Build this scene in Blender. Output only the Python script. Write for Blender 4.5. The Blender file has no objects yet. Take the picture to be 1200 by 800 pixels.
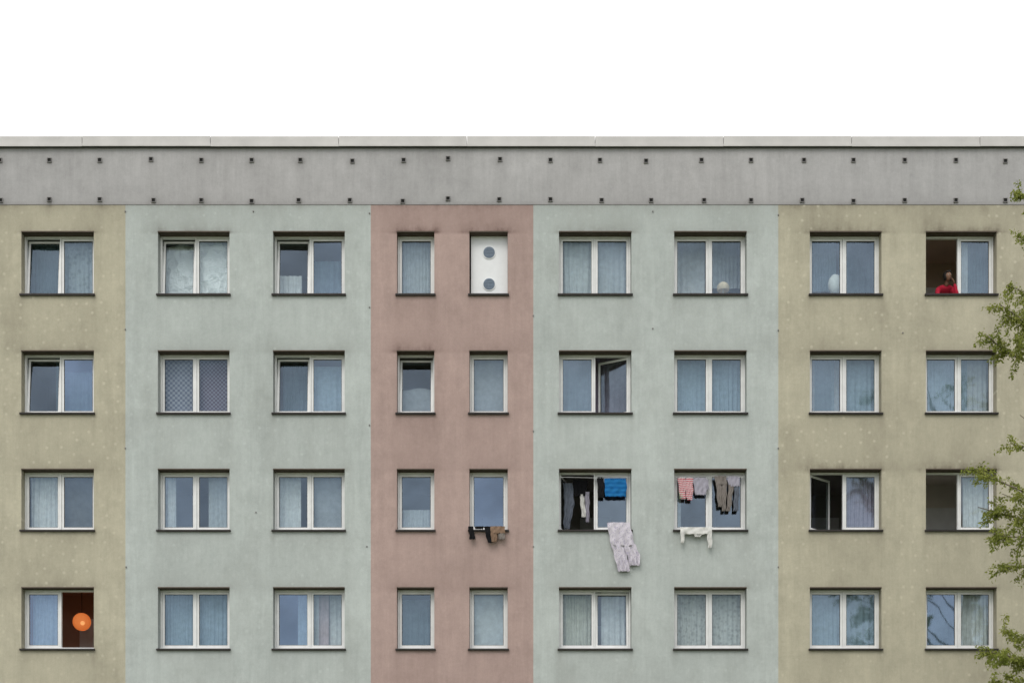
import bpy, math, random
import numpy as np
from mathutils import Vector, Matrix
random.seed(7); np.random.seed(7)
R=math.radians
S=bpy.context.scene
# ------------------------------------------------------------ layout constants (metres)
def FX(p): return (p-600)*0.02
def FZ(p): return 6.5+(800-p)*0.02
PITCH=2.77
COLS=[(-110,-26),(25,110),(185,269),(320,404),(465,509),(550,595),(655,740),(790,875),(949,1033),(1085,1168),(1243,1327)]
ROWS=[(272,345),(411.5,484),(550,621),(688.5,760),(827,898.5),(965.5,1037)]
COLX=[(FX(a),FX(b)) for a,b in COLS]
ROWZ=[(FZ(b),FZ(a)) for a,b in ROWS]
XA,XB=-16.0,16.0
BX=[FX(147),FX(434.5),FX(625),FX(912)]
ZG=FZ(240); ZT=FZ(173)
# ------------------------------------------------------------ node helpers
def newmat(name):
    m=bpy.data.materials.new(name); m.use_nodes=True
    nt=m.node_tree; nt.nodes.clear()
    return m,nt
def lk(nt,v,s):
    if isinstance(v,bpy.types.NodeSocket): nt.links.new(v,s)
    elif v is not None:
        s.default_value=v
def mth(nt,op,a,b=None,c=None,clamp=False):
    n=nt.nodes.new('ShaderNodeMath'); n.operation=op; n.use_clamp=clamp
    lk(nt,a,n.inputs[0]); lk(nt,b,n.inputs[1]); lk(nt,c,n.inputs[2]); return n.outputs[0]
def mixc(nt,f,a,b,mode='MIX'):
    n=nt.nodes.new('ShaderNodeMix'); n.data_type='RGBA'; n.blend_type=mode
    def c(v): return v if isinstance(v,bpy.types.NodeSocket) else (*v,1)
    lk(nt,f,n.inputs[0]); lk(nt,c(a),n.inputs[6]); lk(nt,c(b),n.inputs[7]); return n.outputs[2]
def noise(nt,vec,scale,detail=4,rough=.55):
    n=nt.nodes.new('ShaderNodeTexNoise'); nt.links.new(vec,n.inputs['Vector'])
    n.inputs['Scale'].default_value=scale; n.inputs['Detail'].default_value=detail; n.inputs['Roughness'].default_value=rough
    return n.outputs[0]
def mapping(nt,vec,sc,loc=(0,0,0)):
    n=nt.nodes.new('ShaderNodeMapping'); nt.links.new(vec,n.inputs[0]); n.inputs['Scale'].default_value=sc; n.inputs['Location'].default_value=loc
    return n.outputs[0]
def mrange(nt,v,a,b,c,d):
    n=nt.nodes.new('ShaderNodeMapRange'); lk(nt,v,n.inputs[0])
    for i,x in enumerate((a,b,c,d)): n.inputs[i+1].default_value=x
    return n.outputs[0]
def pos(nt):
    return nt.nodes.new('ShaderNodeTexCoord').outputs['Object']
def principled(nt,col,rough=.8,metal=0,bump=None,bd=.01,spec=.3):
    p=nt.nodes.new('ShaderNodeBsdfPrincipled')
    lk(nt,col if isinstance(col,bpy.types.NodeSocket) else (*col,1),p.inputs['Base Color'])
    lk(nt,rough,p.inputs['Roughness']); p.inputs['Metallic'].default_value=metal
    p.inputs['Specular IOR Level'].default_value=spec
    if bump is not None:
        b=nt.nodes.new('ShaderNodeBump'); b.inputs['Strength'].default_value=.6; b.inputs['Distance'].default_value=bd
        nt.links.new(bump,b.inputs['Height']); nt.links.new(b.outputs[0],p.inputs['Normal'])
    return p.outputs[0]
def out(nt,sh):
    o=nt.nodes.new('ShaderNodeOutputMaterial'); nt.links.new(sh,o.inputs[0])
def simple(name,col,rough=.7,metal=0,var=.15,sc=8,bumpd=.002,spec=.3):
    m,nt=newmat(name); p=pos(nt)
    n=noise(nt,p,sc,5); f=mrange(nt,n,.3,.7,1-var,1+var)
    c=mixc(nt,1.0,col,nt_grey(nt,f),'MULTIPLY')
    out(nt,principled(nt,c,rough,metal,noise(nt,p,sc*6,3),bumpd,spec)); return m
def nt_grey(nt,f):
    n=nt.nodes.new('ShaderNodeCombineXYZ')
    for i in range(3): nt.links.new(f,n.inputs[i])
    return n.outputs[0]
def plaster(name,col,dirtc,dots=.35,streak=1.0,bgd=.28):
    m,nt=newmat(name); p=pos(nt)
    n1=noise(nt,p,.45,6,.6); n2=noise(nt,mapping(nt,p,(5,5,.45)),1,6,.65)
    n2b=noise(nt,mapping(nt,p,(22,22,1.3),(3,0,1)),1,4,.6)
    n3=noise(nt,p,45,3,.7); n4=noise(nt,p,3.2,6,.65); n5=noise(nt,p,170,2,.6); n6=noise(nt,p,13,4,.7)
    f=mth(nt,'ADD',mrange(nt,n1,.3,.7,-.09,.09),mrange(nt,n2,.3,.7,-.07*streak,.07*streak))
    f=mth(nt,'ADD',f,mrange(nt,n3,.3,.7,-.065,.065)); f=mth(nt,'ADD',f,mrange(nt,n4,.3,.7,-.075,.075))
    f=mth(nt,'ADD',f,mrange(nt,n2b,.3,.7,-.025*streak,.025*streak)); f=mth(nt,'ADD',f,mrange(nt,n5,.3,.7,-.08,.08))
    f=mth(nt,'ADD',f,mrange(nt,n6,.3,.7,-.045,.045))
    f=mth(nt,'ADD',f,1.0)
    c=mixc(nt,1.0,col,nt_grey(nt,f),'MULTIPLY')
    # anchor spots of the insulation boards
    sx=nt.nodes.new('ShaderNodeSeparateXYZ'); nt.links.new(p,sx.inputs[0])
    cb=nt.nodes.new('ShaderNodeCombineXYZ'); nt.links.new(sx.outputs[0],cb.inputs[0]); nt.links.new(sx.outputs[2],cb.inputs[1])
    v=nt.nodes.new('ShaderNodeTexVoronoi'); v.voronoi_dimensions='2D'; v.inputs['Scale'].default_value=3.0; v.inputs['Randomness'].default_value=.6
    nt.links.new(cb.outputs[0],v.inputs['Vector'])
    sp=mrange(nt,v.outputs['Distance'],.05,.14,1,0)
    msk=mrange(nt,noise(nt,mapping(nt,p,(1,1,1),(7,2,5)),.9,4),.40,.62,0,1)
    sp=mth(nt,'MULTIPLY',mth(nt,'MULTIPLY',sp,msk),dots)
    # dirt
    at=nt.nodes.new('ShaderNodeAttribute'); at.attribute_name='dirt'
    dn=mth(nt,'ADD',mrange(nt,n4,.35,.65,.35,1.25),mrange(nt,n2,.35,.65,-.35,.35))
    d=mth(nt,'MULTIPLY',at.outputs['Fac'],dn)
    bg=mrange(nt,noise(nt,mapping(nt,p,(1,1,.6),(9,0,3)),.8,8,.7),.47,.74,0,bgd)
    d=mth(nt,'ADD',d,bg,clamp=True)
    c=mixc(nt,d,c,dirtc)
    c=mixc(nt,sp,c,tuple(min(1,x*1.22+.05) for x in col))
    h=mth(nt,'ADD',n3,n5)
    out(nt,principled(nt,c,.93,0,h,.006,.1)); return m
M={}
M['yellow']=plaster('plaster_yellow',(.475,.442,.338),(.19,.165,.125),.52,1,.40)
M['blue']=plaster('plaster_blue_green',(.465,.500,.478),(.24,.24,.22),.26,1,.32)
M['pink']=plaster('plaster_pink',(.430,.318,.286),(.18,.12,.105),.12,1,.28)
M['grey']=plaster('plaster_grey',(.415,.405,.403),(.19,.18,.175),.0,1.2,.26)
M['soffit']=simple('window_head_soffit_shaded',(.11,.085,.068),.9,sc=12)  # dirty plaster, with the shade under the overhang painted into its brown
M['cap']=simple('parapet_metal',(.55,.53,.51),.5,.0,.09,2,.001,.4)
M['capdark']=simple('parapet_painted_shadow',(.12,.12,.12),.8)  # dark colour for the shadow below the cap
M['frame']=simple('window_frame_pvc',(.78,.78,.77),.4,0,.06,5,.0005,.5)
M['gasket']=simple('window_gasket',(.03,.03,.03),.6)
M['sill']=simple('window_sill_metal',(.035,.03,.028),.5,.3,.2,6)
M['vent']=simple('vent_tube',(.22,.21,.205),.8,sc=20)
M['black']=simple('dark_hollow',(.02,.02,.02),.9)
M['roof']=simple('roof_felt',(.06,.06,.065),.95)
M['concrete']=simple('concrete_wall',(.3,.29,.28),.9,sc=2)
M['room_dark']=simple('room_wall_dark',(.42,.40,.38),.95,var=.1,sc=1)
M['room_brown']=simple('room_wall_brown',(.66,.53,.44),.95,var=.1,sc=1)
M['room_grey']=simple('room_wall_grey',(.70,.65,.60),.95,var=.1,sc=1)
M['room_red']=simple('room_wall_red',(.50,.30,.22),.95,var=.1,sc=1)
M['panel']=simple('white_panel',(.80,.81,.82),.5,var=.03)
M['ventglass']=simple('vent_disc',(.20,.25,.32),.35,sc=30)
def glass(name,fac,tint=(.60,.75,.92)):
    m,nt=newmat(name); p=pos(nt)
    t=nt.nodes.new('ShaderNodeBsdfTransparent'); t.inputs[0].default_value=(.82,.88,.89,1)
    g=nt.nodes.new('ShaderNodeBsdfGlossy'); g.inputs['Roughness'].default_value=.04; g.inputs[0].default_value=(*tint,1)
    b=nt.nodes.new('ShaderNodeBump'); b.inputs['Strength'].default_value=1; b.inputs['Distance'].default_value=.010
    nt.links.new(noise(nt,p,1.3,1),b.inputs['Height']); nt.links.new(b.outputs[0],g.inputs['Normal'])
    mx=nt.nodes.new('ShaderNodeMixShader')
    nt.links.new(mth(nt,'MULTIPLY',mrange(nt,noise(nt,p,1.1,4),.3,.7,.8,1.2),fac),mx.inputs[0])
    nt.links.new(t.outputs[0],mx.inputs[1]); nt.links.new(g.outputs[0],mx.inputs[2])
    out(nt,mx.outputs[0]); return m
M['g0']=glass('glass_clear',.08); M['g1']=glass('glass_medium',.13); M['g2']=glass('glass_reflective',.18); M['g3']=glass('glass_strong',.235,(.54,.70,.95))
def fabric(name,col,transp=0,pattern=None,col2=None,sc=20):
    m,nt=newmat(name); p=pos(nt)
    c=mixc(nt,1.0,col,nt_grey(nt,mrange(nt,noise(nt,p,9,4),.3,.7,.86,1.12)),'MULTIPLY')
    tr=transp
    if pattern=='check':
        q=nt.nodes.new('ShaderNodeTexChecker'); q.inputs['Scale'].default_value=sc; nt.links.new(mapping(nt,p,(1,.01,1)),q.inputs[0])
        c=mixc(nt,q.outputs['Fac'],c,col2)
    if pattern=='dots':
        v=nt.nodes.new('ShaderNodeTexVoronoi'); v.inputs['Scale'].default_value=sc; nt.links.new(p,v.inputs['Vector'])
        c=mixc(nt,mrange(nt,v.outputs['Distance'],.25,.4,1,0),c,col2)
    if pattern=='stripe':
        w=nt.nodes.new('ShaderNodeTexWave'); w.inputs['Scale'].default_value=sc; w.bands_direction='Z'; w.inputs['Distortion'].default_value=2; nt.links.new(p,w.inputs['Vector'])
        c=mixc(nt,mth(nt,'GREATER_THAN',w.outputs['Fac'],.5),c,col2)
    d=nt.nodes.new('ShaderNodeBsdfDiffuse'); nt.links.new(c,d.inputs[0])
    t=nt.nodes.new('ShaderNodeBsdfTranslucent'); nt.links.new(c,t.inputs[0])
    mx=nt.nodes.new('ShaderNodeMixShader'); mx.inputs[0].default_value=.2
    nt.links.new(d.outputs[0],mx.inputs[1]); nt.links.new(t.outputs[0],mx.inputs[2]); sh=mx.outputs[0]
    if transp>0 or pattern=='lace':
        tt=nt.nodes.new('ShaderNodeBsdfTransparent'); m2=nt.nodes.new('ShaderNodeMixShader')
        if pattern=='lace':
            v=nt.nodes.new('ShaderNodeTexVoronoi'); v.inputs['Scale'].default_value=sc; nt.links.new(p,v.inputs['Vector'])
            tr=mrange(nt,v.outputs['Distance'],.2,.5,.36,.15)
        lk(nt,tr,m2.inputs[0]); nt.links.new(sh,m2.inputs[1]); nt.links.new(tt.outputs[0],m2.inputs[2]); sh=m2.outputs[0]
    out(nt,sh); return m
M['white']=fabric('curtain_white',(.84,.85,.84))
M['sheer']=fabric('curtain_sheer',(.70,.74,.76),.2)
M['bluec']=fabric('curtain_pale_blue',(.44,.56,.65),.18)
M['tealc']=fabric('curtain_teal_grey',(.20,.28,.33),.3)
M['cream']=fabric('curtain_cream',(.76,.75,.66),.08)
M['lace']=fabric('curtain_lace',(.78,.78,.74),0,'lace',None,11)
M['lace2']=fabric('curtain_lace_fine',(.52,.58,.60),0,'lace',None,9)
M['blind']=fabric('roller_blind_grey',(.42,.44,.46))
M['blindw']=fabric('roller_blind_light',(.66,.69,.70))
M['dscreen']=fabric('screen_dark_grey',(.18,.19,.20))
M['purple']=fabric('curtain_purple',(.42,.36,.46),.08)
M['pinkc']=fabric('curtain_pale_pink',(.75,.60,.62),.1)
M['check']=fabric('curtain_checked',(.20,.20,.27),0,'check',(.44,.44,.49),17)
M['check2']=fabric('curtain_plum_checked',(.17,.13,.18),0,'check',(.32,.29,.36),21)
def foil():
    m,nt=newmat('foil_sheet'); p=pos(nt)
    v=nt.nodes.new('ShaderNodeTexVoronoi'); v.inputs['Scale'].default_value=5; v.feature='F1'
    nt.links.new(mapping(nt,p,(1,1,.8)),v.inputs['Vector'])
    h=mth(nt,'ADD',v.outputs['Distance'],noise(nt,p,9,5,.7))
    out(nt,principled(nt,(.97,.97,.95),.36,.4,h,.13,.5)); return m
M['foil']=foil()
# ------------------------------------------------------------ mesh builder
class MB:
    def __init__(s): s.v=[];s.f=[];s.mi=[];s.m=[];s.sm=[]
    def mat(s,k):
        mm=M[k] if isinstance(k,str) else k
        if mm not in s.m: s.m.append(mm)
        return s.m.index(mm)
    def add(s,vs,fs,k,T=None,smooth=False):
        o=len(s.v); i=s.mat(k)
        s.v+= [tuple(T@Vector(q)) if T is not None else tuple(q) for q in vs]
        for f in fs: s.f.append([o+a for a in f]); s.mi.append(i); s.sm.append(smooth)
    def box(s,x0,x1,y0,y1,z0,z1,k,T=None):
        vs=[(x,y,z) for x in(x0,x1) for y in(y0,y1) for z in(z0,z1)]
        s.add(vs,[(0,1,3,2),(4,6,7,5),(0,4,5,1),(2,3,7,6),(0,2,6,4),(1,5,7,3)],k,T)
    def grid(s,P,k,T=None,smooth=True):
        ny=len(P); nx=len(P[0]); vs=[p for r in P for p in r]
        s.add(vs,[(j*nx+i,j*nx+i+1,(j+1)*nx+i+1,(j+1)*nx+i) for j in range(ny-1) for i in range(nx-1)],k,T,smooth)
    def tube(s,pts,rad,k,n=6):
        pts=[Vector(p) for p in pts]; P=[]
        for i,p in enumerate(pts):
            d=(pts[min(i+1,len(pts)-1)]-pts[max(i-1,0)]).normalized()
            a=d.orthogonal().normalized() if i==0 else (a-d*a.dot(d)).normalized()
            b=d.cross(a); r=rad[i] if hasattr(rad,'__len__') else rad
            P.append([p+(a*math.cos(2*math.pi*j/n)+b*math.sin(2*math.pi*j/n))*r for j in range(n+1)])
        s.grid(P,k)
    def sphere(s,c,r,k,nu=20,nv=12,v0=0,v1=math.pi,rib=0):
        rx,ry,rz=r if hasattr(r,'__len__') else (r,r,r); P=[]
        for j in range(nv+1):
            t=v0+(v1-v0)*j/nv; q=1+rib*(j%2)
            P.append([(c[0]+rx*q*math.sin(t)*math.cos(2*math.pi*i/nu),c[1]+ry*q*math.sin(t)*math.sin(2*math.pi*i/nu),c[2]+rz*math.cos(t)) for i in range(nu+1)])
        s.grid(P,k)
    def build(s,name,parent=None):
        me=bpy.data.meshes.new(name); me.from_pydata([tuple(v) for v in s.v],[],s.f)
        for m in s.m: me.materials.append(m)
        me.polygons.foreach_set('material_index',s.mi); me.polygons.foreach_set('use_smooth',s.sm); me.update()
        o=bpy.data.objects.new(name,me); S.collection.objects.link(o); o.parent=parent; return o
def empty(name):
    o=bpy.data.objects.new(name,None); S.collection.objects.link(o); return o
B=empty('apartment_building')
# ------------------------------------------------------------ facade wall
DEP=.30; FY=.22
def cuts(a,b,step,special):
    sp=sorted(set(round(s,4) for s in special)); r=list(sp)
    for q in np.arange(a,b+1e-6,step):
        if min(abs(q-s) for s in sp)>.03: r.append(round(float(q),4))
    return sorted(r)
xs=cuts(XA,XB,.1,[XA,XB]+[v for c in COLX for v in c]+BX)
zs=cuts(0,ZT,.1,[0,ZG,ZT]+[v for c in ROWZ for v in c])
Xg,Zg=np.meshgrid(xs,zs)
dirt=np.zeros_like(Xg); rng=np.random.RandomState(3)
SOOT={(0,4):1.1,(0,5):1.0,(0,2):.85,(0,8):1.0,(0,9):1.05,(2,8):1.0,(2,9):1.1,(1,4):1.0,(1,5):.6,(0,6):.75}
for ri,(z0,z1) in enumerate(ROWZ):
    for ci,(x0,x1) in enumerate(COLX):
        cx=(x0+x1)/2; hw=(x1-x0)/2
        a=SOOT.get((ri,ci),None)
        a=rng.uniform(.25,.6) if a is None else a
        dx=np.maximum(np.abs(Xg-cx)-hw,0); up=Zg-z1; dn=z0-Zg
        dirt+=np.where(up>=-.001,a*(.50*np.exp(-up/.11)*np.exp(-(dx/.10)**2)+.34*np.exp(-np.abs(up)/.45)*np.exp(-(dx/.40)**2)),0)
        side=(up<0)&(dn<0)
        dirt+=np.where(side,a*.16*np.exp(-dx/.12)*np.exp(up/.6),0)
        dirt+=np.where(dn>=-.001,.14*np.exp(-dn/.35)*np.exp(-(dx/.06)**2),0)
        for e in (x0,x1):
            dirt+=np.where(dn>=-.001,rng.uniform(.05,.35)*np.exp(-dn/.5)*np.exp(-((Xg-e)/.07)**2),0)
dirt+=np.where(Zg<=ZG,.36*np.exp(-(ZG-Zg)/.20),.0)
dirt+=np.where(Zg>ZG,.12*np.exp(-(Zg-ZG)/.2)+.12*np.exp(-(ZT-Zg)/.12),0)
VT=[(0,188),(58,188),(117,188),(177,187),(236,188),(295,188),(352,188),(413,189),(473,188),(525,186),(586,187),(645,188),(703,188),(757,189),(822,188),(880,188),(942,188),(1000,188),(1060,188),(1120,188),(1178,189)]
VL=[(1,235),(58,234),(117,234),(180,235),(236,235),(295,236),(350,235),(410,235),(472,236),(525,233),(585,234),(645,234),(705,235),(763,235),(825,235),(880,235),(940,235),(1000,236),(1060,235),(1120,235),(1178,235)]
VE=[(-60,188),(-120,188),(-60,235),(-120,235),(1240,188),(1300,188),(1240,235),(1300,235)]
for px,py in VT+VL:
    x,z=FX(px),FZ(py); s=(rng.uniform(.4,.9) if px<620 else rng.uniform(.05,.3))
    dirt+=s*.6*np.exp(-((Xg-x)/.14)**2-((Zg-z+.03)/.12)**2)
    dirt+=np.where(Zg<z,s*.2*np.exp(-((Xg-x)/.08)**2)*np.exp(-(z-Zg)/.4),0)
nx,nz=len(xs),len(zs)
def hole(x,z): return any(a<x<b for a,b in COLX) and any(a<z<b for a,b in ROWZ)
verts=[(xs[i],0,zs[j]) for j in range(nz) for i in range(nx)]
faces=[];mi=[]
order=['yellow','blue','pink','grey']
def sect(x,z):
    if z>ZG: return 3
    if x<BX[0] or x>BX[3]: return 0
    if x<BX[1] or x>BX[2]: return 1
    return 2
for j in range(nz-1):
    zc=(zs[j]+zs[j+1])/2
    for i in range(nx-1):
        xc=(xs[i]+xs[i+1])/2
        if hole(xc,zc): continue
        faces.append((j*nx+i,j*nx+i+1,(j+1)*nx+i+1,(j+1)*nx+i)); mi.append(sect(xc,zc))
dl=list(dirt.flatten())
for (z0,z1) in ROWZ:
    for (x0,x1) in COLX:
        s=sect((x0+x1)/2,z0); o=len(verts)
        verts+=[(x0,0,z0),(x1,0,z0),(x1,0,z1),(x0,0,z1),(x0,DEP,z0),(x1,DEP,z0),(x1,DEP,z1),(x0,DEP,z1)]
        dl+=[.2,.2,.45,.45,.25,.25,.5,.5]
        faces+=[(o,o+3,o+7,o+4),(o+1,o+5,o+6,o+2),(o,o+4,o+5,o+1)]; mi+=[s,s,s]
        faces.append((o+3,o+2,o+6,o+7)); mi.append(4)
me=bpy.data.meshes.new('facade_wall'); me.from_pydata(verts,[],faces)
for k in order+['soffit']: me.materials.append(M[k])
me.polygons.foreach_set('material_index',mi)
at=me.attributes.new('dirt','FLOAT','POINT'); at.data.foreach_set('value',[float(min(1,q)) for q in dl])
me.update(); wall=bpy.data.objects.new('facade_wall',me); S.collection.objects.link(wall); wall.parent=B
# shell
mb=MB(); YB=12
mb.add([(XA,0,0),(XA,YB,0),(XA,YB,ZT),(XA,0,ZT)],[(0,3,2,1)],'concrete')
mb.add([(XB,0,0),(XB,YB,0),(XB,YB,ZT),(XB,0,ZT)],[(0,1,2,3)],'concrete')
mb.add([(XA,YB,0),(XB,YB,0),(XB,YB,ZT),(XA,YB,ZT)],[(0,1,2,3)],'concrete')
mb.build('outer_walls',B)
mb=MB(); mb.box(XA,XB,.01,YB-.01,ZT-.35,ZT-.15,'roof'); mb.build('roof',B)
# parapet cap
CT=FZ(161.5)
mb=MB(); x=XA-.05; k=0
while x<XB:
    x1=min(x+3.0,XB+.05); dz=random.uniform(-.006,.006)
    mb.box(x,x1-.012,-.07,.42,ZT+.03,CT+dz,'cap')
    mb.box(x,x1-.004,-.085,-.071,ZT-.01+dz,ZT+.045,'cap'); x=x1;k+=1
mb.box(XA,XB,-.05,.40,ZT-.02,ZT+.028,'capdark')  # solid dark strip painted in for the shadow under the cap overhang
for (sx) in (XA,XB-.4): mb.box(sx,sx+.4,.43,YB,ZT+.002,CT,'cap')
mb.box(XA,XB,YB-.4,YB+.05,ZT+.004,CT+.01,'cap')
mb.build('parapet_cap',B)
mb=MB(); mb.box(XA,XB,-.008,.0-.001,ZG-.004,ZG+.008,'vent'); mb.build('band_edge_trim',B)
# vents
mb=MB()
for px,py in VT+VL+VE:
    x,z=FX(px),FZ(py); w=.052; t=.013
    mb.box(x-w,x-w+t,-.025,-.001,z-w,z+w,'vent'); mb.box(x+w-t,x+w,-.025,-.001,z-w,z+w,'vent')
    mb.box(x-w+t,x+w-t,-.025,-.001,z+w-t,z+w,'vent'); mb.box(x-w+t,x+w-t,-.025,-.001,z-w,z-w+t,'vent')
    mb.box(x-w+t,x+w-t,-.006,-.001,z-w+t,z+w-t,'black')
mb.build('roof_vents',B)
# small wall fixings
mb=MB()
for px,py in [(147,248),(147,386),(433,250),(433,360),(625,370),(912,252),(912,387),(912,525),(147,525),(433,498),(625,505),(297,248),(765,248),(300,600),(765,385),(1058,390),(430,640),(912,664),(625,640),(148,664)]:
    x,z=FX(px),FZ(py); mb.box(x-.014,x+.014,-.02,-.001,z-.014,z+.014,'vent')
mb.build('wall_fixings',B)
# ------------------------------------------------------------ windows
FO=.04; SW=.052
def sash(mb,xa,xb,za,zb,g,st,side):
    w=xb-xa; h=zb-za
    T=Matrix.Translation((xa,FY+.02,za))
    if st[0]=='t':
        T=T@Matrix.Rotation(-R(st[1]),4,'X')
    elif st[0]=='o':
        if side=='l': T=T@Matrix.Rotation(R(st[1]),4,'Z')
        else: T=Matrix.Translation((xb,FY+.02,za))@Matrix.Rotation(-R(st[1]),4,'Z')@Matrix.Translation((-w,0,0))
    d=.05
    mb.box(0,SW,0,d,0,h,'frame',T); mb.box(w-SW,w,0,d,0,h,'frame',T)
    mb.box(SW,w-SW,0,d,0,SW,'frame',T); mb.box(SW,w-SW,0,d,h-SW,h,'frame',T)
    q=.009
    for a in ((SW,SW+q,SW,h-SW),(w-SW-q,w-SW,SW,h-SW),(SW+q,w-SW-q,SW,SW+q),(SW+q,w-SW-q,h-SW-q,h-SW)):
        mb.box(a[0],a[1],.008,.03,a[2],a[3],'gasket',T)
    mb.add([(SW+q,.02,SW+q),(w-SW-q,.02,SW+q),(w-SW-q,.02,h-SW-q),(SW+q,.02,h-SW-q)],[(0,1,2,3)],g,T)
def curtain(mb,x0,x1,z0,z1,k,y=.45,amp=.025,per=.10):
    n=max(8,int((x1-x0)/.012)); nzc=8; ph=random.uniform(0,6); P=[]
    a2=random.uniform(.3,.8)
    gx=random.uniform(-.06,.06)
    for j in range(nzc+1):
        t=j/nzc; row=[]
        for i in range(n+1):
            u=x0+(x1-x0)*i/n; s=u+gx*(1-t)*math.sin(math.pi*i/n)
            yy=y+amp*(math.sin(s*6.28/per+ph+1.4*math.sin(s*5+ph+t))+a2*math.sin(s*6.28/(per*2.7)+t*2))*(.6+.5*(1-t))
            row.append((s,yy,z0+(z1-z0)*t))
        P.append(row)
    mb.grid(P,k)
def panel(mb,x0,x1,z0,z1,k,y=.42):
    P=[[(x0+(x1-x0)*i/10,y+.012*math.sin(i*.9+j*.7)+.01*random.random(),z0+(z1-z0)*j/10-(.03*math.sin(i*.8) if j==10 else 0)) for i in range(11)] for j in range(11)]
    mb.grid(P,k)
def C(k,a=0,b=1,lo=0,hi=1): return ('c',k,a,b,lo,hi)
def P_(k,a=0,b=1,lo=0,hi=1): return ('p',k,a,b,lo,hi)
T6=('t',5); CL=('c',)
W={
(0,1):dict(L=('g1',T6,[C('tealc',0,1,0,.9)]),R=('g1',CL,[C('lace2')])),
(0,2):dict(L=('g0',T6,[P_('foil',0,1,-.1,.88)]),R=('g0',CL,[P_('foil',-.05,1.1,-.1,1.1)])),
(0,3):dict(L=('g1',T6,[C('white',.0,.7,0,.40)]),R=('g2',CL,[C('tealc',0,1,0,.6)])),
(0,4):dict(L=('g1',CL,[C('sheer')])),
(0,6):dict(L=('g0',CL,[C('blindw',0,1,0,.9)]),R=('g1',CL,[C('sheer')])),
(0,7):dict(L=('g1',CL,[C('white')]),R=('g1',CL,[C('sheer',0,1,.35,1)]),cy=.85,board=1),
(0,8):dict(L=('g2',CL,[C('bluec',0,1,.3,1.1)]),R=('g2',CL,[C('tealc')]),cy=.85,board=1),
(0,9):dict(L=('g1',('o',100),[]),R=('g2',CL,[C('sheer',0,.35),C('tealc',.3,1)]),room='room_brown'),
(1,1):dict(L=('g1',T6,[C('tealc',.75,1)]),R=('g3',CL,[C('tealc',.0,1,0,.7)])),
(1,2):dict(L=('g0',CL,[P_('check',-.1,1,.0,.93)]),R=('g0',CL,[P_('check2',0,1.1,-.1,.9)])),
(1,3):dict(L=('g1',T6,[C('tealc',.1,1,0,.85)]),R=('g2',CL,[C('bluec',0,1,0,.8)])),
(1,4):dict(L=('g1',('t',7),[P_('blind',0,1,0,.45)])),
(1,5):dict(L=('g1',CL,[P_('blind')])),
(1,6):dict(L=('g2',CL,[C('tealc')]),R=('g1',('o',28),[C('purple',-.1,1.1)]),room='room_grey'),
(1,7):dict(L=('g1',CL,[C('bluec')]),R=('g1',CL,[C('bluec')])),
(1,8):dict(L=('g2',CL,[C('tealc',.2,.8),C('sheer',0,.25),C('sheer',.75,1)]),R=('g1',CL,[C('bluec')])),
(1,9):dict(L=('g2',CL,[C('bluec',0,1)]),R=('g1',CL,[C('bluec',0,.35),C('sheer',.35,1)])),
(2,1):dict(L=('g1',CL,[C('white',.05,1)]),R=('g1',CL,[P_('dscreen')])),
(2,2):dict(L=('g2',CL,[C('white',0,.35)]),R=('g1',CL,[C('sheer',.3,1.1)])),
(2,3):dict(L=('g1',CL,[C('white',0,.7),]),R=('g1',CL,[P_('blind'),])),
(2,4):dict(L=('g2',CL,[C('sheer',0,1,0,.35)])),
(2,5):dict(L=('g3',CL,[])),
(2,6):dict(L=('g1',('o',75),[]),R=('g2',CL,[])),
(2,7):dict(L=('g2',CL,[C('sheer',0,.2)]),R=('g2',CL,[])),
(2,8):dict(L=('g1',('o',40),[]),R=('g1',CL,[C('purple')])),
(2,9):dict(L=('g1',('o',85),[C('blind',-.1,.12)]),R=('g1',CL,[C('white',.2,1)]),room='room_grey'),
(3,1):dict(L=('g3',CL,[C('bluec',.1,.9)]),R=('g1',('o',95),[]),room='room_red'),
(3,2):dict(L=('g1',CL,[C('bluec')]),R=('g1',CL,[C('bluec')])),
(3,3):dict(L=('g3',CL,[C('bluec',.6,1)]),R=('g1',CL,[C('sheer',0,.2),C('pinkc',.15,.5),C('white',.5,1)])),
(3,4):dict(L=('g1',CL,[C('tealc',0,1,0,.8)])),
(3,5):dict(L=('g1',CL,[P_('blindw',0,1,0,.97)])),
(3,6):dict(L=('g0',CL,[C('cream')]),R=('g1',('t',4),[C('white',.2,.95)])),
(3,7):dict(L=('g0',CL,[C('lace')]),R=('g0',CL,[C('lace')])),
(3,8):dict(L=('g2',CL,[C('bluec')]),R=('g2',CL,[C('bluec')])),
(3,9):dict(L=('g3',CL,[C('tealc')]),R=('g1',CL,[C('white')])),
}
kinds=['bluec','sheer','tealc','white','lace','cream']
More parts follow.
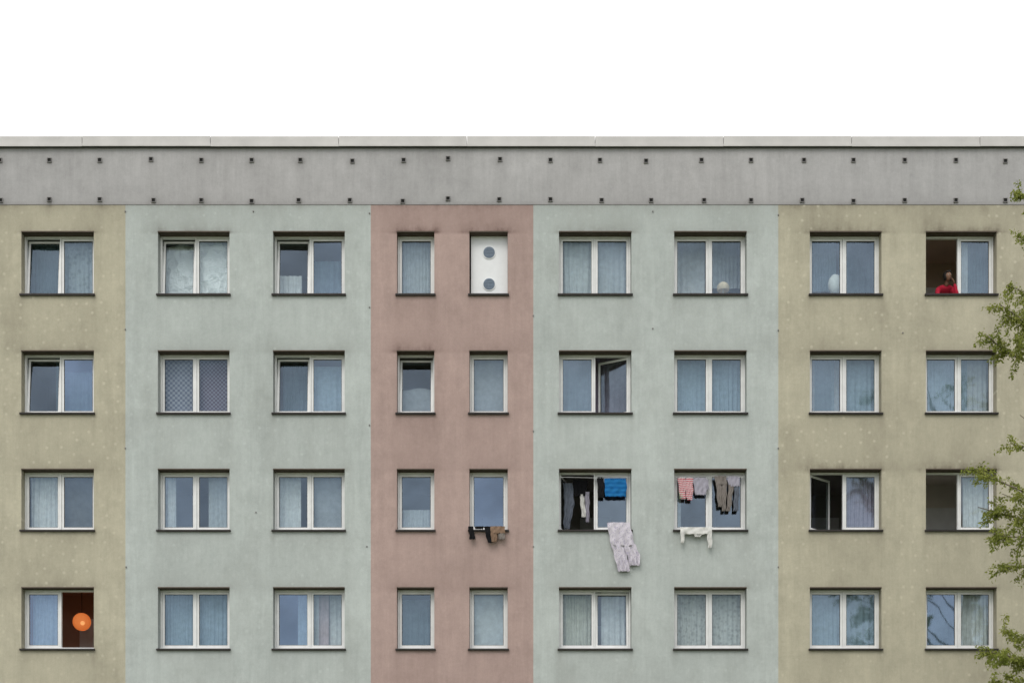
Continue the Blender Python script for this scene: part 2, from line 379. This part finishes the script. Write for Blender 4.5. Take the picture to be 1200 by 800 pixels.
for ri,(z0,z1) in enumerate(ROWZ):
    for ci,(x0,x1) in enumerate(COLX):
        w=x1-x0; dbl=w>1.2; cx=(x0+x1)/2
        d=W.get((ri,ci))
        if (ri,ci)==(0,5): d=dict(vent=1)
        if d is None:
            d=dict(L=('g1',CL,[C(random.choice(kinds))]),R=('g2',CL,[C(random.choice(kinds))]))
        mb=MB()
        # sill
        mb.box(x0-.03,x1+.03,-.055,-.001,z0-.035,z0+.004,'sill'); mb.box(x0+.001,x1-.001,0,FY-.001,z0+.001,z0+.014,'sill')
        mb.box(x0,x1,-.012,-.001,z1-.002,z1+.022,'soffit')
        # outer frame
        a,b=x0+.004,x1-.004; zz0,zz1=z0+.004,z1-.004
        if 'vent' in d:
            mb.box(a+.03,b,.20,.26,zz0,zz1,'panel')
            for vz in (FZ(296),FZ(333)):
                vz=1.7+(vz-1.7)*1.006; vx=cx+.01
                for rr,yy,kk in((.155,.185,'panel'),(.135,.18,'ventglass')):
                    n=28; P=[[(vx+q*math.cos(6.2832*i/n),Y,vz+q*math.sin(6.2832*i/n)) for i in range(n+1)] for q,Y in((rr,.199),(rr,yy),(.0,yy))]
                    mb.grid(P,kk,None,False)
                for s in range(-3,4):
                    hh=math.sqrt(max(0,.125**2-(s*.035)**2)); mb.box(vx-hh,vx+hh,.17,.179,vz+s*.035-.006,vz+s*.035+.006,'ventglass')
        else:
            mb.box(a,a+FO,FY,DEP,zz0,zz1,'frame'); mb.box(b-FO,b,FY,DEP,zz0,zz1,'frame')
            mb.box(a+FO,b-FO,FY,DEP,zz1-FO,zz1,'frame'); mb.box(a+FO,b-FO,FY,DEP,zz0,zz0+.07,'frame')
            ia,ib=a+FO+.004,b-FO-.004; iz0,iz1=zz0+.074,zz1-FO-.004
            panes=[]
            if dbl:
                mb.box(cx-.016,cx+.016,FY,DEP,zz0+.07,zz1-FO,'frame')
                panes=[('L','l',ia,cx-.020),('R','r',cx+.020,ib)]
            else: panes=[('L','l',ia,ib)]
            for key,side,pa,pb in panes:
                g,st,cont=d[key]; sash(mb,pa,pb,iz0,iz1,g,st,side)
        mb.build('window_frame',B)
        # room
        rw=1.3 if dbl else .8; rk=d.get('room','room_dark'); D=3.2 if rk=='room_dark' else 2.3
        mb=MB(); xa,xb,ya,yb,za,zb=cx-rw,cx+rw,DEP+.002,D,z0-.85,z1+.32
        v=[(xa,ya,za),(xb,ya,za),(xb,yb,za),(xa,yb,za),(xa,ya,zb),(xb,ya,zb),(xb,yb,zb),(xa,yb,zb)]
        mb.add(v,[(0,1,2,3),(4,7,6,5),(0,3,7,4),(1,5,6,2),(3,2,6,7)],rk)
        mb.add([(xa,ya,za),(xb,ya,za),(xb,ya,z0),(xa,ya,z0),(xa,ya,z1),(xb,ya,z1),(xb,ya,zb),(xa,ya,zb),(x0,ya,z0),(x0,ya,z1),(x1,ya,z0),(x1,ya,z1)],
               [(0,1,2,3),(4,5,6,7),(3,8,9,4),(10,2,5,11)],rk)
        # door leaf on the rear wall
        mb.box(cx-.2,cx+.6,yb-.05,yb-.003,za+.002,za+2.0,'frame')
        mb.build('room_interior',B)
        if d.get('board'):
            mb=MB(); mb.box(x0-.05,x1+.05,DEP+.01,.62,z0-.02,z0+.01,'frame'); mb.build('window_board',B)
        mb=MB(); has=False
        if 'vent' not in d:
            for key,side,pa,pb in panes:
                L0=pa; wd=pb-pa; st=d[key][1][0]
                cy=d.get('cy',.43 if st=='c' else (.56 if st=='t' else .95))
                for ki,(t,k,fa,fb,lo,hi) in enumerate(d[key][2]):
                    za=z0-.12 if lo<=0 else z0+lo*(z1-z0); h=(z1-z0)
                    zb=z1+.28 if hi>=1 else z0+hi*h+.1
                    xx0=L0+fa*wd-(.1 if fa<=0 and side=='l' else 0); xx1=L0+fb*wd+(.1 if fb>=1 and (side=='r' or not dbl) else .0)
                    if t=='c': curtain(mb,xx0,xx1,za,zb,k,y=cy+random.uniform(-.02,.02)+.06*ki,amp=random.uniform(.010,.024),per=random.uniform(.07,.16))
                    else: panel(mb,xx0,xx1,za,zb,k,y=cy-.03)
                    has=True
        if has: mb.build('curtains',B)
# ------------------------------------------------------------ lamps inside
m,nt=newmat('paper_lantern_orange')
e=nt.nodes.new('ShaderNodeEmission'); e.inputs[0].default_value=(1,.23,.05,1); e.inputs[1].default_value=.5
dd=nt.nodes.new('ShaderNodeBsdfDiffuse'); dd.inputs[0].default_value=(.8,.36,.14,1)
ad=nt.nodes.new('ShaderNodeAddShader'); nt.links.new(e.outputs[0],ad.inputs[0]); nt.links.new(dd.outputs[0],ad.inputs[1]); out(nt,ad.outputs[0]); M['lantern']=m
m,nt=newmat('lantern_highlight_glow'); e=nt.nodes.new('ShaderNodeEmission'); e.inputs[0].default_value=(1,.45,.16,1); e.inputs[1].default_value=.95; out(nt,e.outputs[0]); M['lantern_spot']=m  # glowing colour for the lantern's bright highlight
mb=MB(); lx,ly,lz=-10.46,1.2,8.17
mb.sphere((lx,ly,lz),.215,'lantern',28,24,rib=.012); mb.tube([(lx,ly,lz+.21),(lx,ly,ROWZ[3][1]+.31)],.008,'black')
mb.sphere((lx+.07,ly-.17,lz-.06),.055,'lantern_spot',12,8)  # small glowing ball added as the highlight on the lantern's front
mb.build('paper_lantern')
M['lampshade']=fabric('lampshade_cream',(.88,.72,.52)); M['lampwhite']=fabric('lampshade_white',(.92,.92,.88))
def tlamp(x,z0,rad,k,y=.46,zc=.36,v=.62):
    mb=MB(); mb.sphere((x,y,z0+zc),rad,k,24,14,0,math.pi*v)
    mb.tube([(x,y,z0+.03),(x,y,z0+zc)],.015,'frame'); mb.tube([(x,y,z0+.011),(x,y,z0+.03),(x,y,z0+.035)],[.08,.08,.01],'frame',16); return mb.build('table_lamp')
tlamp(FX(847.5)*1.014,ROWZ[0][0],.15,'lampshade',zc=.34)
tlamp(FX(979)*1.014,ROWZ[0][0],(.17,.14,.24),'lampwhite',y=.47,zc=.44,v=.85)
# ------------------------------------------------------------ laundry
def strip(mb,rows,k,y,nxn=14,amp=.02,seed=0):
    rows=[(FZ(p),FX(a),FX(b)) for p,a,b in rows]
    Zs=[r[0] for r in rows]; n=max(8,int((Zs[0]-Zs[-1])/.025)); P=[]
    for j in range(n+1):
        z=Zs[0]+(Zs[-1]-Zs[0])*j/n
        xl=float(np.interp(-z,[-q for q in Zs],[r[1] for r in rows])); xr=float(np.interp(-z,[-q for q in Zs],[r[2] for r in rows]))
        wob=.008*math.sin(z*21+seed)
        P.append([(xl+wob+(xr-xl)*i/nxn,y+amp*math.sin(i*1.3+seed+j*.12)*(.3+j/n)-.015*math.sin(math.pi*i/nxn)+.006*math.sin(j*.9+i),z+.008*math.sin(i*1.7+seed)*(j>=n-1)) for i in range(nxn+1)])
    mb.grid(P,k)
    mb.grid([[ (p[0],p[1]+.012+.02*math.sin(math.pi*i/nxn),p[2]) for i,p in enumerate(r)] for r in P],k)
def garment(name,strips,y,amp=.02):
    mb=MB()
    for s,(rows,k) in enumerate(strips): strip(mb,rows,k,y+.004*s,amp=amp,seed=s*2.1)
    return mb.build(name)
M['lilac']=fabric('cloth_lilac_print',(.74,.70,.76),0,'dots',(.52,.48,.60),24)
M['cwhite']=fabric('cloth_white',(.80,.79,.76)); M['cblack']=fabric('cloth_black',(.02,.02,.022)); M['cbrown']=fabric('cloth_brown',(.30,.20,.14))
M['cblue']=fabric('cloth_blue',(.02,.15,.40),0,'stripe',(.03,.20,.48),3); M['cred']=fabric('cloth_red_stripe',(.62,.12,.16),0,'stripe',(.75,.68,.68),7)
M['cgrey']=fabric('cloth_grey_lilac',(.45,.43,.50)); M['ctaupe']=fabric('cloth_taupe',(.27,.24,.22)); M['cteal']=fabric('cloth_teal',(.10,.40,.42),0,'stripe',(.75,.72,.4),8)
M['cslate']=fabric('cloth_slate',(.16,.18,.22))
garment('hanging_pyjama_trousers',[([(613,711,737),(624,713,740),(640,716,744)],'lilac'),([(638,716,731),(655,720,735),(670,724,738)],'lilac'),([(638,730,744),(650,734,749),(663,738,750)],'lilac')],-.09,.035)
garment('hanging_sweater',[([(619,797,832),(623,797,833),(627,801,830)],'cwhite'),([(621,797,802),(637,797,801)],'cwhite'),([(621,828,833),(632,828,834),(643,829,833)],'cwhite'),([(626,812,822),(630,813,820)],'cwhite')],-.12,.012)
garment('hanging_socks',[([(618,549,555),(628,550,556),(633,550,558)],'cblack'),([(618,556,567),(621,557,566)],'cblack'),([(618,567,575),(630,570,575),(637,572,577)],'cblack')],-.12,.008)
garment('hanging_shorts',[([(618,575,592),(626,575,592)],'cbrown'),([(626,575,583),(636,576,582)],'cbrown'),([(626,584,592),(633,585,592)],'ctaupe')],-.125,.01)
garment('hanging_towel',[([(559,709,734),(570,709,735),(580,710,734)],'cblue')],.10,.012)
garment('hanging_shirt',[([(557,700,708),(575,701,709),(581,702,708)],'cblack')],.12,.01)
garment('hanging_leggings',[([(558,795,804),(570,796,805),(583,798,804)],'cred'),([(558,804,813),(572,804,813),(584,806,812)],'cred'),([(574,796,801),(582,797,801)],'cteal')],.10,.01)
garment('hanging_blouse',[([(558,814,829),(563,813,830),(578,816,829)],'cgrey'),([(560,826,831),(572,828,832)],'cgrey')],.11,.01)
garment('hanging_trousers',[([(556,838,852),(566,840,853)],'ctaupe'),([(564,840,846),(580,841,847),(592,842,847)],'ctaupe'),([(564,847,853),(580,846,852),(597,847,851)],'ctaupe'),([(556,853,868),(568,855,868)],'cgrey'),([(566,855,861),(597,852,857)],'ctaupe'),([(566,862,868),(597,860,866)],'cslate')],.10,.01)
garment('hanging_jacket',[([(560,661,672),(585,662,674),(614,661,668)],'cslate'),([(556,672,690),(575,674,689)],'cblack'),([(573,680,685),(600,683,688)],'cwhite'),([(570,686,692),(606,688,692)],'cgrey')],.40,.02)
mb=MB()
mb.tube([(FX(549),-.10,FZ(618.5)),(FX(593),-.10,FZ(618.5))],.008,'frame',6); 
for q in (553,590): mb.tube([(FX(q),-.10,FZ(618.5)),(FX(q),.2,FZ(619))],.006,'frame',5)
mb.tube([(FX(796),-.10,FZ(619)),(FX(835),-.10,FZ(619))],.008,'frame',6)
for q in (800,831): mb.tube([(FX(q),-.10,FZ(619)),(FX(q),.2,FZ(619.5))],.006,'frame',5)
for a,b in((656,739),(791,874)):
    mb.tube([(FX(a),.11,FZ(557)),(FX((a+b)/2),.11,FZ(558)),(FX(b),.11,FZ(557))],.005,'frame',5)
mb.build('clothes_line')
# ------------------------------------------------------------ person leaning in window
M['skin']=simple('skin',(.24,.135,.09),.55,sc=10); M['hair']=simple('hair_black',(.012,.010,.009),.6); M['jacket']=fabric('jacket_red',(.50,.03,.06)); M['jeans']=fabric('jeans_dark',(.04,.05,.09)); M['eye']=simple('eye_white',(.7,.7,.68),.3)
PE=empty('person')
px_,hz=10.31,16.17; fl=ROWZ[0][0]-.85
def skin(name,V,E,rad,mat,sub=2,root=0):
    me=bpy.data.meshes.new(name); me.from_pydata(V,E,[]); o=bpy.data.objects.new(name,me); S.collection.objects.link(o); o.parent=PE
    me.materials.append(mat); sm=o.modifiers.new('skin','SKIN'); sm.use_smooth_shade=True
    for i,r in enumerate(rad):
        me.skin_vertices[0].data[i].radius=r if hasattr(r,'__len__') else (r,r)
    for i in range(len(V)): me.skin_vertices[0].data[i].use_root=(i==root)
    s=o.modifiers.new('sub','SUBSURF'); s.levels=sub; s.render_levels=sub; return o
x=px_
V=[(x,1.0,fl+.86),(x,.88,fl+1.0),(x,.70,hz-.36),(x-.0,.52,hz-.24),(x,.43,hz-.17),
   (x-.17,.50,hz-.25),(x-.23,.36,hz-.42),(x-.16,.22,hz-.53),(x-.02,.12,hz-.54),
   (x+.17,.50,hz-.25),(x+.22,.34,hz-.44),(x+.20,.22,hz-.50),(x+.13,.22,hz-.22)]
E=[(0,1),(1,2),(2,3),(3,4),(3,5),(5,6),(6,7),(7,8),(3,9),(9,10),(10,11),(11,12)]
rd=[(.15,.12),(.14,.11),(.15,.11),(.14,.10),.065,.075,.055,.048,.036,.075,.055,.048,.036]
skin('jacket',V,E,rd,M['jacket'])
skin('legs',[(x,1.0,fl+.88),(x-.1,1.0,fl+.78),(x-.11,.92,fl+.45),(x-.11,1.0,fl+.08),(x-.12,.88,fl+.04),(x+.1,1.0,fl+.78),(x+.11,.98,fl+.45),(x+.11,1.08,fl+.08),(x+.12,.96,fl+.04)],[(0,1),(1,2),(2,3),(3,4),(0,5),(5,6),(6,7),(7,8)],[.13,.09,.065,.045,.04,.09,.065,.045,.04],M['jeans'])
mb=MB(); T=Matrix.Translation((x+.01,.33,hz))@Matrix.Rotation(R(-8),4,'Y')@Matrix.Rotation(R(18),4,'Z')
def hs(mb,c,r,k,**kw):
    t=MB(); t.m=mb.m; t.sphere(c,r,k,**kw); mb.add(t.v,t.f,k,T,True)
P=[]
for j in range(17):
    t=math.pi*j/16; z=.115*math.cos(t); row=[]
    for i in range(25):
        a=2*math.pi*i/24; wx=.077*math.sin(t); wy=.095*math.sin(t)
        if z<0: wx*=1-.30*(-z/.115)
        xx=wx*math.cos(a); yy=wy*math.sin(a)
        if z<0 and yy>0: yy*=.75
        row.append((xx,yy,z))
    P.append(row)
mb.grid(P,'skin',T)
hs(mb,(0,-.098,-.015),(.014,.018,.024),'skin',nu=10,nv=8)
for s in(-1,1):
    hs(mb,(s*.03,-.083,.012),(.014,.008,.008),'eye',nu=10,nv=6); hs(mb,(s*.03,-.090,.012),(.006,.004,.006),'hair',nu=8,nv=6)
    hs(mb,(s*.031,-.086,.034),(.019,.008,.004),'hair',nu=8,nv=6); hs(mb,(s*.078,.0,-.005),(.010,.02,.03),'skin',nu=8,nv=6)
M['lips']=simple('lips',(.24,.08,.07),.5)
hs(mb,(0,-.086,-.058),(.024,.010,.008),'lips',nu=10,nv=6)
hs(mb,(0,.03,.035),(.092,.10,.108),'hair',nu=24,nv=14,v1=math.pi*.66)
hs(mb,(.0,-.05,.092),(.070,.046,.032),'hair'); hs(mb,(-.072,.02,-.01),(.026,.055,.080),'hair'); hs(mb,(.072,.02,-.01),(.026,.055,.080),'hair')
o=mb.build('head',PE)
skin('neck',[(x,.44,hz-.20),(x+.005,.37,hz-.07)],[(0,1)],[.052,.05],M['skin'])
def hand(name,w,d,side,curl):
    w=Vector(w); d=Vector(d).normalized(); side=Vector(side).normalized(); n=d.cross(side)
    V=[w,w+d*.045,w+d*.085]; E=[(0,1),(1,2)]; r=[.024,(.036,.018),(.038,.016)]
    for f,(o_,L) in enumerate(zip((-.030,-.010,.010,.029),(.068,.078,.072,.056))):
        b=w+d*.085+side*o_; i=len(V); q=n*curl
        V+=[b,b+d*L*.45+q*.010,b+d*L*.75+q*.03,b+d*L*.92+q*.05]; E+=[(2,i),(i,i+1),(i+1,i+2),(i+2,i+3)]; r+=[.0095,.009,.008,.007]
    i=len(V); V+=[w+d*.03-side*.035,w+d*.06-side*.06,w+d*.09-side*.062]; E+=[(1,i),(i,i+1),(i+1,i+2)]; r+=[.012,.010,.008]
    skin(name,[tuple(v) for v in V],E,r,M['skin'],1)
hand('hand_on_sill',(x-.02,.12,hz-.54),(1,-.25,-.1),(0,-1,0),.6)
hand('hand_at_cheek',(x+.13,.22,hz-.22),(-.25,.15,1),(.3,.8,0),.6)
# ------------------------------------------------------------ tree
m,nt=newmat('leaves'); p=pos(nt)
c=mixc(nt,mrange(nt,noise(nt,p,2.5,4),.35,.65,0,1),(.23,.27,.055),(.38,.40,.11)); c=mixc(nt,mrange(nt,noise(nt,p,14,2),.4,.65,0,.6),c,(.14,.17,.04))
d=nt.nodes.new('ShaderNodeBsdfDiffuse'); nt.links.new(c,d.inputs[0]); t=nt.nodes.new('ShaderNodeBsdfTranslucent'); nt.links.new(c,t.inputs[0])
mx=nt.nodes.new('ShaderNodeMixShader'); mx.inputs[0].default_value=.4; nt.links.new(d.outputs[0],mx.inputs[1]); nt.links.new(t.outputs[0],mx.inputs[2]); out(nt,mx.outputs[0]); M['leaf']=m
M['bark']=simple('bark',(.14,.115,.085),.95,sc=6,var=.35)
TR=empty('deciduous_tree'); wood=MB()
rt=random.Random(5)
TX,TY=12.7,-5.2
tp=[(TX,TY,0),(TX+.05,TY,3),(TX-.1,TY+.05,6.5),(TX-.15,TY,9.5),(TX-.35,TY,12.5),(TX-.9,TY,14.5),(TX-1.3,TY,15.6)]
wood.tube(tp,[.24,.19,.155,.12,.08,.045,.015],'bark',10)
def trunk_at(z):
    return Vector([float(np.interp(z,[q[2] for q in tp],[q[k] for q in tp])) for k in range(3)])
LV=[];LF=[]
def addleaf(p):
    L=rt.uniform(.04,.08); wd=L*.55
    d=Vector((rt.gauss(0,.6),rt.gauss(0,.6),rt.gauss(-.5,.5))).normalized(); s=d.cross(Vector((rt.gauss(0,1),rt.gauss(0,1),rt.gauss(0,1)))).normalized()
    o=len(LV); q=d.cross(s)*L*.12
    LV.extend([p,p+d*L*.45+s*wd*.5+q,p+d*L,p+d*L*.45-s*wd*.5+q]); LF.append((o,o+1,o+2,o+3))
def twig(p,d,L,dens):
    n=5; pts=[p]; q=p.copy(); dd=d.copy()
    for i in range(n):
        dd=(dd+Vector((rt.gauss(0,.14),rt.gauss(0,.14),-.16+rt.gauss(0,.1)))).normalized(); q=q+dd*L/n; pts.append(q)
    wood.tube(pts,[.006,.005,.004,.004,.003,.002],'bark',3)
    for i in range(n):
        for _ in range(int(dens*L*3.2+.5)):
            a=pts[i].lerp(pts[i+1],rt.random()); 
            addleaf(a+Vector((rt.gauss(0,.032),rt.gauss(0,.032),rt.gauss(-.01,.032))))
def limb(zst,tip,r,ntw,dens,sag=.3,tl=(.35,.9)):
    a=trunk_at(zst); b=Vector(tip); n=9; pts=[]
    for i in range(n+1):
        t=i/n; q=a.lerp(b,t)+Vector((rt.gauss(0,.06),rt.gauss(0,.06),rt.gauss(0,.06)+sag*math.sin(math.pi*t)))*(1 if 0<i<n else 0.2); pts.append(q)
    wood.tube(pts,[r*(1-.9*i/n)+.004 for i in range(n+1)],'bark',5)
    ax=(b-a).normalized()
    for k in range(int(ntw*.9)):
        t=rt.uniform(.25,1.0)**.7; f=t*n; i=min(n-1,int(f)); q=pts[i].lerp(pts[i+1],f-i)
        d=(ax*.6+Vector((rt.gauss(0,.5),rt.gauss(0,.5),rt.gauss(.1,.5)))).normalized(); twig(q,d,rt.uniform(*tl),dens*.85)
# limbs that reach in front of the facade
limb(14.2,(9.97,-5.2,15.25),.025,16,11,.1,(.2,.4)); limb(13.4,(9.98,-5.0,14.6),.02,14,10,.1,(.2,.4)); limb(13.0,(10.05,-5.2,14.1),.02,10,9,.1,(.2,.4))
limb(10.5,(9.55,-5.3,13.1),.035,34,13,.1,(.25,.5)); limb(10.2,(9.42,-5.0,12.6),.03,34,12,.2,(.25,.5)); limb(10.6,(9.85,-5.4,12.2),.03,24,11,.2,(.2,.5)); limb(11.5,(9.8,-5,13.6),.025,20,10,.1,(.2,.5)); limb(10.9,(9.7,-5.3,12.9),.025,20,11,.1,(.2,.5))
limb(8.4,(10.0,-5.1,11.0),.02,12,9,.2,(.2,.4)); limb(8.9,(10.05,-5.3,11.6),.02,10,9,.2,(.2,.4))
limb(7.6,(9.2,-5.2,9.85),.035,34,11,.3,(.3,.55)); limb(7.2,(9.25,-4.9,9.25),.035,36,11,.3,(.3,.55)); limb(7.0,(9.4,-5.4,8.6),.035,34,11,.4,(.3,.55)); limb(6.8,(9.6,-5.2,8.0),.03,32,10,.4,(.3,.6)); limb(7.9,(9.75,-5.3,10.4),.03,26,10,.2,(.2,.5)); limb(7.5,(9.7,-5,9.5),.03,26,10,.2,(.2,.5))
limb(5.0,(9.4,-5.1,6.35),.035,40,13,.3,(.3,.55)); limb(4.6,(9.35,-5.3,5.7),.035,34,13,.3,(.3,.55)); limb(5.3,(9.75,-4.9,6.8),.03,32,12,.3,(.25,.5)); limb(5.0,(9.6,-5.3,6.1),.03,30,12,.3,(.25,.5))
for k in range(34):
    z=rt.uniform(3.5,14.5); ang=rt.uniform(-2.1,2.1); L=rt.uniform(1.2,3.2)*(1-.5*max(0,(z-9)/7)); a=trunk_at(z)
    limb(z,(a.x+L*math.cos(ang),a.y+L*math.sin(ang),z+rt.uniform(.8,2.0)),.03,16,8,.2,(.4,.9))
wood.build('trunk_and_branches',TR)
me=bpy.data.meshes.new('foliage'); me.from_pydata([tuple(v) for v in LV],[],LF); me.materials.append(M['leaf']); o=bpy.data.objects.new('foliage',me); S.collection.objects.link(o); o.parent=TR
print('leaves',len(LF))
# ------------------------------------------------------------ ground
m,nt=newmat('grass'); p=pos(nt)
out(nt,principled(nt,mixc(nt,mrange(nt,noise(nt,p,1.2,6),.35,.65,0,1),(.05,.075,.02),(.09,.11,.04)),.95,0,noise(nt,p,40,3),.03)); M['grass']=m
M['paving']=simple('paving_concrete',(.26,.25,.24),.9,sc=3)
mb=MB(); mb.add([(-400,-400,0),(400,-400,0),(400,400,0),(-400,400,0)],[(0,1,2,3)],'grass'); mb.build('ground')
mb=MB(); mb.box(-60,60,-12,-9.5,-.02,.03,'paving'); mb.build('footpath')
# ------------------------------------------------------------ world, sun, camera
w=bpy.data.worlds.new('World'); S.world=w; w.use_nodes=True; nt=w.node_tree; nt.nodes.clear()
sk=nt.nodes.new('ShaderNodeTexSky'); sk.sky_type='NISHITA'; sk.sun_disc=False; sk.sun_elevation=R(50); sk.sun_rotation=R(200)
tc=nt.nodes.new('ShaderNodeTexCoord'); sp=nt.nodes.new('ShaderNodeSeparateXYZ'); nt.links.new(tc.outputs['Generated'],sp.inputs[0])
f=mrange(nt,sp.outputs[1],-.9,.2,.66,1.0); nz_=mrange(nt,noise(nt,tc.outputs['Generated'],2.5,3),.35,.65,-.14,.14)
edge=mrange(nt,sp.outputs[1],-.3,.1,1,0)
f=mth(nt,'ADD',f,mth(nt,'MULTIPLY',nz_,edge),clamp=True)
c=mixc(nt,f,sk.outputs[0],(10.8,10.7,10.6))
bg=nt.nodes.new('ShaderNodeBackground'); nt.links.new(c,bg.inputs[0]); bg.inputs[1].default_value=.13
ow=nt.nodes.new('ShaderNodeOutputWorld'); nt.links.new(bg.outputs[0],ow.inputs[0])
sd=bpy.data.lights.new('sun','SUN'); sd.energy=1.25; sd.angle=R(28); sd.color=(1,.96,.9); so=bpy.data.objects.new('sun',sd); S.collection.objects.link(so)
el,az=R(50),R(20)
dv=Vector((math.sin(az)*-1*math.cos(el),-math.cos(az)*math.cos(el),math.sin(el)))
so.rotation_euler=dv.to_track_quat('Z','Y').to_euler()
cd=bpy.data.cameras.new('camera'); co=bpy.data.objects.new('camera',cd); S.collection.objects.link(co)
co.location=(0,-32,1.7); co.rotation_euler=(R(90),0,0); cd.lens=48; cd.sensor_width=36; cd.shift_y=12.8/24; cd.clip_end=2000
S.camera=co
S.view_settings.view_transform='Standard'; S.view_settings.look='None'; S.view_settings.exposure=0
